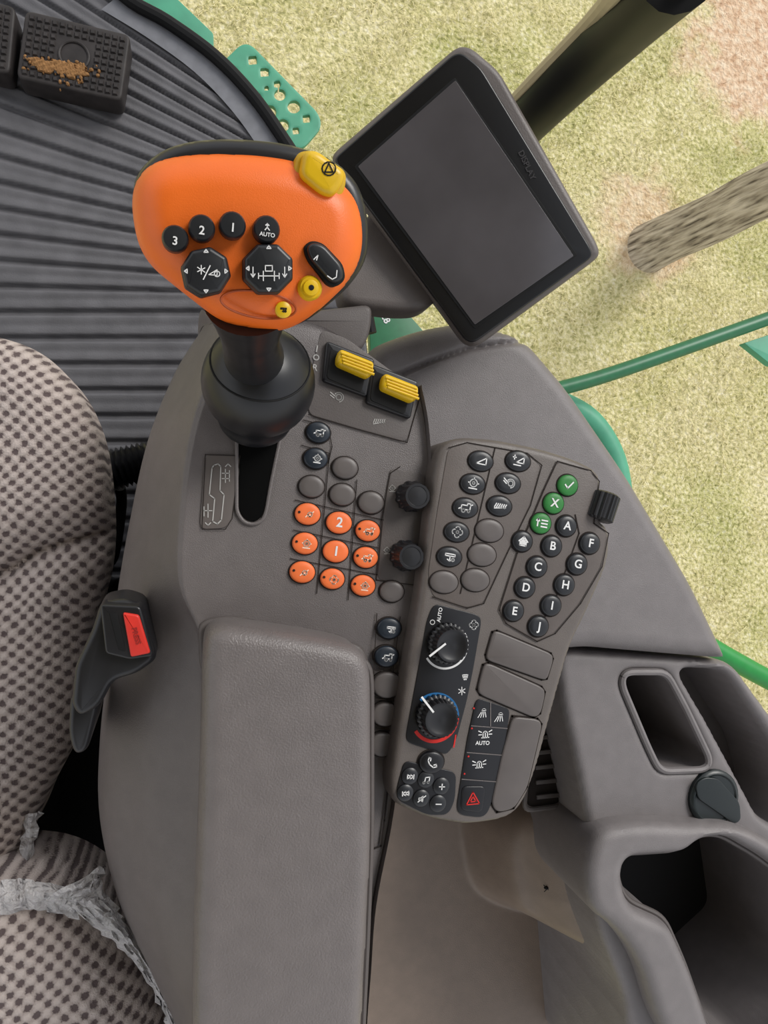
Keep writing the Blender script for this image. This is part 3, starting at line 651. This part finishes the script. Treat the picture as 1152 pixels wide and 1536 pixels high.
# ================================================================== JOYSTICK
js=root('joystick_control_lever')
fh=Fr(o=W(375,360,.905),n=Vector((0.02,-.22,.97)))
head=[(193,300),(198,262),(222,234),(262,222),(330,219),(410,224),(470,236),(520,262),(546,292),(556,335),(553,385),(530,425),(490,462),(455,486),(425,497),(385,494),(335,482),(300,455),(262,425),(225,395),(203,360)]
def hz(X,Y): return 0.004-0.9*(X**2)-0.9*(Y**2)
field('orange_grip',js,fh,head,[],hz,.020,-.024,.0013,ORG,cr=.012,power=2.0)
back=[(198,300),(200,262),(222,234),(255,214),(300,204),(370,203),(440,211),(500,232),(535,262),(550,292),(558,335),(556,385),(532,425),(490,462),(455,486),(425,492),(385,488),(335,476),(300,450),(262,420),(228,392),(206,360)]
fbk=Fr(o=W(375,360,.905)-fh.n*.012,n=fh.n)
field('black_back_shell',js,fbk,back,[],None,.008,-.030,.002,BLK,cr=.012)
def hzf(px,py):
    u,v=fh.uv(px,py); return float(0.004-0.9*u*u-0.9*v*v)
def hbtn(nm,x,y,prof,m,seg=24,**k): return lathe(nm,js,fh,x,y,prof,m,seg=seg,h=hzf(x,y),**k)
for s_,x,y in (('3',263,361),('2',302,346),('1',347,342),('',397,348)):
    hbtn('thumb_button_'+(s_ or 'auto'),x,y,[(20,-.008),(20,.005),(19,.0075),(17,.0085),(6,.0088)],BTN)
    if s_: text('thumb_mark_'+s_,js,fh,x,y+5,s_,17,WHT,-4,hzf(x,y)+.0092)
    else:
        text('auto_mark',js,fh,x,y+9,'AUTO',8,WHT,-3,hzf(x,y)+.0092); icon('auto_icon',js,fh,x,y-2,'tee',8,WHT,hzf(x,y)+.0092,w=.2)
def octb(nm,x,y,r,rot,top=.010):
    h=hzf(x,y)
    p8=lambda k_:[(x+k_*math.cos(math.radians(rot+45*i_)),y+k_*math.sin(math.radians(rot+45*i_))) for i_ in range(8)]
    slab(nm+'_base',js,fh,p8(r),h-.012,h+.005,BLK,r=.0012,bev=.001)
    slab(nm,js,fh,p8(r*.96),h-.01,h+top,BTN,r=.001,bev=.0025)
    fs_l=[]
    for (dx,dy) in ((0,-1),(0,1),(-1,0),(1,0)):
        cx,cy=x+dx*r*.72,y+dy*r*.72; ex,ey=-dy,dx
        fs_l.append([(cx-ex*3,cy-ey*3),(cx+dx*4,cy+dy*4),(cx+ex*3,cy+ey*3),(cx-ex*3,cy-ey*3)])
    stroke(nm+'_arrows',js,fh,fs_l,1.6,WHT,h+top+.0003)
octb('reel_hat_switch',308,410,38,10); h9=hzf(308,408)+.0103
icon('reel_mark',js,fh,301,408,'star',9,WHT,h9,w=.16); icon('reel_mark2',js,fh,318,412,'tri',10,WHT,h9,w=.13); stroke('reel_slash',js,fh,[[(304,422),(314,402)]],1.6,WHT,h9); stroke('reel_o',js,fh,[ci(324,414,4)+[(328,414)]],1.5,WHT,h9)
octb('header_hat_switch',399,406,40,22)
h_=hzf(399,402)+.0103
stroke('header_mark',js,fh,[[(384,417),(414,417)],[(384,413),(384,421)],[(414,413),(414,421)],[(394,402),(404,402),(404,410),(394,410),(394,402)],[(391,410),(391,424)],[(407,410),(407,424)],[(376,404),(376,418)],[(373,414),(376,419),(379,414)],[(422,404),(422,418)],[(419,414),(422,419),(425,414)]],1.4,WHT,h_)
hh_=hzf(482,397)
slab('wide_rocker_base',js,fh,[(452,372),(464,362),(482,366),(512,398),(516,420),(502,432),(488,428),(458,392)],hh_-.012,hh_+.003,BLM,r=.003,bev=.001)
slab('wide_rocker',js,fh,[(456,374),(465,366),(481,370),(508,400),(511,418),(501,427),(490,423),(461,390)],hh_-.01,hh_+.0075,BTN,r=.003,bev=.002)
stroke('rocker_marks',js,fh,[[(466,392),(472,386),(470,393)],[(486,416),(493,421),(499,418),(500,408)]],1.5,WHT,hh_+.0078)
hbtn('yellow_small_button',463,433,[(18,-.006),(18,.002),(15,.004),(12,.004),(11,.006),(6,.0065)],YEL)
hbtn('yellow_dot',463,433,[(4,0),(4,.0068),(2,.0069)],BLM,seg=12)
oval=[(387+56*math.cos(t)+4*math.sin(t),457+20*math.sin(t)+6*math.cos(t)) for t in np.linspace(0,2*math.pi,37)]
# shallow moulded ring following the curved grip surface
OD=mat('orange_dark',(170,72,16),.5)
tube('lower_oval_ring',js,[fh.m@Vector(fh.uv(x,y)+(hzf(x,y)-.0002-(.0035 if y>468 else 0)*(y-468)/10,)) for x,y in oval],.0007,OD,seg=6)
hbtn('yellow_badge',424,465,[(12,-.006),(12,.0006),(10,.0012)],YEL); icon('badge_icon',js,fh,424,465,'header',7,BLM,hzf(424,465)+.0014,w=.2)
hy=hzf(480,265)-.012
slab('yellow_stop_collar',js,fh,[(446,226),(470,222),(522,255),(520,282),(502,310),(478,306),(438,272)],hy-.01,hy+.009,mat('yellow_collar',(200,160,20),.5),r=.004,bev=.003)
slab('yellow_stop_button',js,fh,[(454,229),(472,227),(515,258),(514,276),(498,298),(480,294),(447,266)],hy-.01,hy+.0165,YEL,r=.004,bev=.004)
stroke('stop_mark',js,fh,[[(490+10*math.cos(t),257+10*math.sin(t)) for t in np.linspace(0,6.283,15)],[(484,262),(496,262),(490,249),(484,262)]],2,BLM,hy+.0168)
tube('neck',js,[W(373,452,.872),W(374,476,.86),W(375,498,.845),W(377,515,.828),W(381,534,.80)],[.0255,.0210,.0180,.0180,.020],BLK,seg=28,smoothn=5)
cb=W(388,573,.762)
vs=[];fs=[]; sg=48; rr_=.0405
prof=[(.028,-.042),(.030,-.034)]+[(rr_*math.cos(math.radians(t)),rr_*math.sin(math.radians(t))) for t in range(-45,86,5)]
axis=Matrix.Rotation(math.radians(-30),4,'X')
for (r_,z_) in prof:
    for k in range(sg):
        a_=2*math.pi*k/sg; vs.append(cb+axis@Vector((r_*math.cos(a_),r_*math.sin(a_),z_)))
for q in range(len(prof)-1):
    for k in range(sg): j=(k+1)%sg; fs.append((q*sg+k,q*sg+j,(q+1)*sg+j,(q+1)*sg+k))
fs.append(tuple((len(prof)-1)*sg+k for k in range(sg)))
mk('ball_boot',js,vs,fs,mat('boot_black',(22,23,27),.36),angle=60)
tube('boot_seam',js,[cb+axis@Vector((.0345*math.cos(a_),.0345*math.sin(a_),.0215)) for a_ in np.linspace(0,6.283,40)],.0007,BLM,seg=6)

# ================================================================== MONITOR
mo=root('touchscreen_monitor')
fm=Fr(o=W(700,295,.70),n=Vector((-.22,-.28,1)))
slab('shell',mo,fm.up(-.012),[(686,70),(706,72),(748,108),(896,368),(899,384),(885,396),(716,520),(700,520),(500,248),(498,232)],-.022,.006,MONG,r=.008,bev=.006)
slab('bezel',mo,fm,[(680,80),(694,78),(722,101),(888,374),(889,386),(713,514),(700,513),(504,246),(502,236)],-.014,.0,MONB,r=.006,bev=.002)
slab('screen_recess',mo,fm,[(682,116),(866,383),(712,494),(531,250)],-.002,.0006,BLM,r=.002,bev=.0003)
slab('screen',mo,fm,[(683,121),(860,384),(712,487),(537,250)],-.002,.0010,SCR,r=.001,bev=.0002)
text('brand_mark',mo,fm,790,248,'DISPLAY',12,mat('faint_mark',(52,50,52),.5),-57,.0006)
slab('mount_bracket',mo,Fr(z=.655),[(510,455),(515,400),(540,330),(580,300),(680,420),(645,464),(600,466),(555,460)],-.03,.0,MONG,r=.02,bev=.008)
slab('mount_base',mo,Fr(z=.665),[(440,480),(470,465),(560,455),(556,500),(540,530),(470,500)],-.05,.0,PLD,r=.01,bev=.004)

# ================================================================== SEAT
st=root('driver_seat'); fs_=Fr(z=.52)
cush=[(-420,480),(-60,480),(10,494),(62,522),(108,572),(138,640),(150,710),(156,800),(150,870),(126,950),(118,1040),(96,1150),(55,1220),(28,1290),(-10,1335),(-420,1345)]
cr_=[fs_.uv(*q) for q in [(-420,930),(-100,890),(0,860),(50,828),(100,812),(170,795)]]
def seatz(X,Y):
    b=line_dist(X,Y,cr_)
    return -.020*np.exp(-(b/.022)**2)-.014*np.exp(-(b/.005)**2)
field('seat_cushion',st,fs_,cush,[],seatz,.055,-.12,.004,SEAT,cr=.06,power=2.0)
fs2=Fr(z=.60)
back2=[(-420,1372),(-60,1362),(30,1360),(95,1378),(160,1425),(212,1480),(250,1545),(300,1700),(300,1800),(-420,1800)]
field('backrest_cushion',st,fs2,back2,[],None,.05,-.16,.005,SEAT,cr=.05)
slab('seat_base',st,Fr(z=.38),[(-350,560),(60,600),(70,1250),(150,1500),(150,1700),(-350,1700)],-.38,.03,BLM,r=.05,bev=.01)
slab('side_box',st,Fr(z=.30),[(40,1010),(200,1010),(260,1500),(30,1500)],-.30,0,BLM,r=.02)
def wrap_mat():
    m=bpy.data.materials.new('clear_plastic_wrap'); m.use_nodes=True; b=m.node_tree.nodes['Principled BSDF']
    b.inputs['Base Color'].default_value=col(214,212,214); b.inputs['Alpha'].default_value=.74; b.inputs['Roughness'].default_value=.2
    n=m.node_tree.nodes.new('ShaderNodeTexNoise'); n.inputs['Scale'].default_value=8; n.inputs['Detail'].default_value=6; bp=m.node_tree.nodes.new('ShaderNodeBump'); bp.inputs['Distance'].default_value=.03
    tc=m.node_tree.nodes.new('ShaderNodeTexCoord'); m.node_tree.links.new(tc.outputs['Object'],n.inputs['Vector']); n.inputs['Scale'].default_value=45
    m.node_tree.links.new(n.outputs[0],bp.inputs['Height']); m.node_tree.links.new(bp.outputs[0],b.inputs['Normal']); return m
WR=wrap_mat()
def crumple(nm,A_,B_,z,dz,n1=30,n2=11):
    a_=catmull(A_,8); b_3=catmull(B_,8); a_=a_[np.linspace(0,len(a_)-1,n1).astype(int)]; b_3=b_3[np.linspace(0,len(b_3)-1,n1).astype(int)]
    vs=[]
    for i_ in range(n1):
        for j_ in range(n2):
            t=j_/(n2-1); q=a_[i_]*(1-t)+b_3[i_]*t; e=random.uniform(-1,1)*3*(0.4+(j_ in(0,n2-1))*1.6)
            w=W(q[0]+e,q[1]+random.uniform(-2,2),z+dz*math.sin(t*3)+random.uniform(-.005,.005)); vs.append(w)
    fs_l=[(i_*n2+j_,i_*n2+j_+1,(i_+1)*n2+j_+1,(i_+1)*n2+j_) for i_ in range(n1-1) for j_ in range(n2-1)]
    mk(nm,st,vs,fs_l,WR,smooth=True,angle=30)
crumple('torn_wrap_side',[(66,1350),(108,1368),(172,1415),(222,1475),(258,1550)],[(152,1298),(162,1345),(202,1395),(244,1470),(280,1550)],.61,.014)
crumple('torn_wrap_edge',[(-10,1326),(20,1318),(55,1322),(110,1330)],[(-10,1376),(30,1366),(65,1366),(120,1380)],.59,.012,16,7)
crumple('torn_wrap_flap',[(36,1222),(34,1262),(26,1310)],[(62,1215),(52,1262),(50,1320)],.5,.01,10,5)

# seat belt buckle
bk=root('seat_belt_buckle')
fbu=Fr(o=W(185,950,.712),n=Vector((.0,-.12,1)))
slab('buckle_body',bk,fbu,[(150,905),(185,898),(215,908),(236,990),(205,1012),(170,1022),(150,1060),(120,1078),(106,1060),(112,1000),(138,945)],-.035,.0,BLK,r=.006,bev=.005)
slab('buckle_head',bk,fbu,[(152,903),(212,906),(232,980),(196,985),(160,976)],-.01,.008,BLK,r=.003,bev=.002)
slab('red_release',bk,fbu,[(186,914),(210,918),(227,974),(198,980)],.0,.0105,REDP,r=.002,bev=.0015)
slab('buckle_slot',bk,fbu,[(166,915),(178,916),(190,972),(180,970)],.006,.0085,BLM,r=.001,bev=.0002)
text('press_mark',bk,fbu,206,948,'PRESS',11,mat('red_dark',(150,35,30),.5),-76,.0108)
slab('buckle_strap',bk,fbu.up(-.02),[(106,1040),(150,1050),(142,1085),(132,1125),(112,1132),(103,1100)],-.06,.003,BLK,r=.008,bev=.004)
hs=root('corrugated_hose')
hp=catmull([W(120,720,.30),W(165,706,.32),W(215,694,.32),W(260,690,.30)],14)
tube('hose',hs,[Vector(p) for p in hp],[.026 if k%2 else .021 for k in range(len(hp))],BLK,seg=18)
tube('cable',hs,[W(150,850,.2),W(170,835,.25),W(182,760,.25),W(180,730,.28)],.007,BLM,smoothn=5)
tube('cable_2',hs,[W(150,870,.1),W(175,880,.2),W(200,870,.25)],.012,BLK,smoothn=5)

# ================================================================== LIGHT
w=bpy.data.worlds.new('world'); sc.world=w; w.use_nodes=True; nt=w.node_tree; bg=nt.nodes['Background']
tc=nt.nodes.new('ShaderNodeTexCoord'); s_=nt.nodes.new('ShaderNodeSeparateXYZ'); r=nt.nodes.new('ShaderNodeValToRGB')
nt.links.new(tc.outputs['Generated'],s_.inputs[0])
mr=nt.nodes.new('ShaderNodeMapRange'); mr.inputs[1].default_value=-1; nt.links.new(s_.outputs[2],mr.inputs[0]); nt.links.new(mr.outputs[0],r.inputs[0])
e=r.color_ramp.elements; e[0].position=.45; e[0].color=(.55,.5,.4,1); e[1].position=.55; e[1].color=(1.0,1.0,1.0,1); e2=e.new(.95); e2.color=(.66,.69,.76,1)
nt.links.new(r.outputs[0],bg.inputs[0]); bg.inputs[1].default_value=1.05
sd=bpy.data.lights.new('sun','SUN'); sd.energy=2.3; sd.angle=math.radians(24); sd.color=(1,.97,.92); so=bpy.data.objects.new('sun',sd); sc.collection.objects.link(so)
so.rotation_euler=Vector((.85,.75,1.0)).to_track_quat('Z','Y').to_euler()
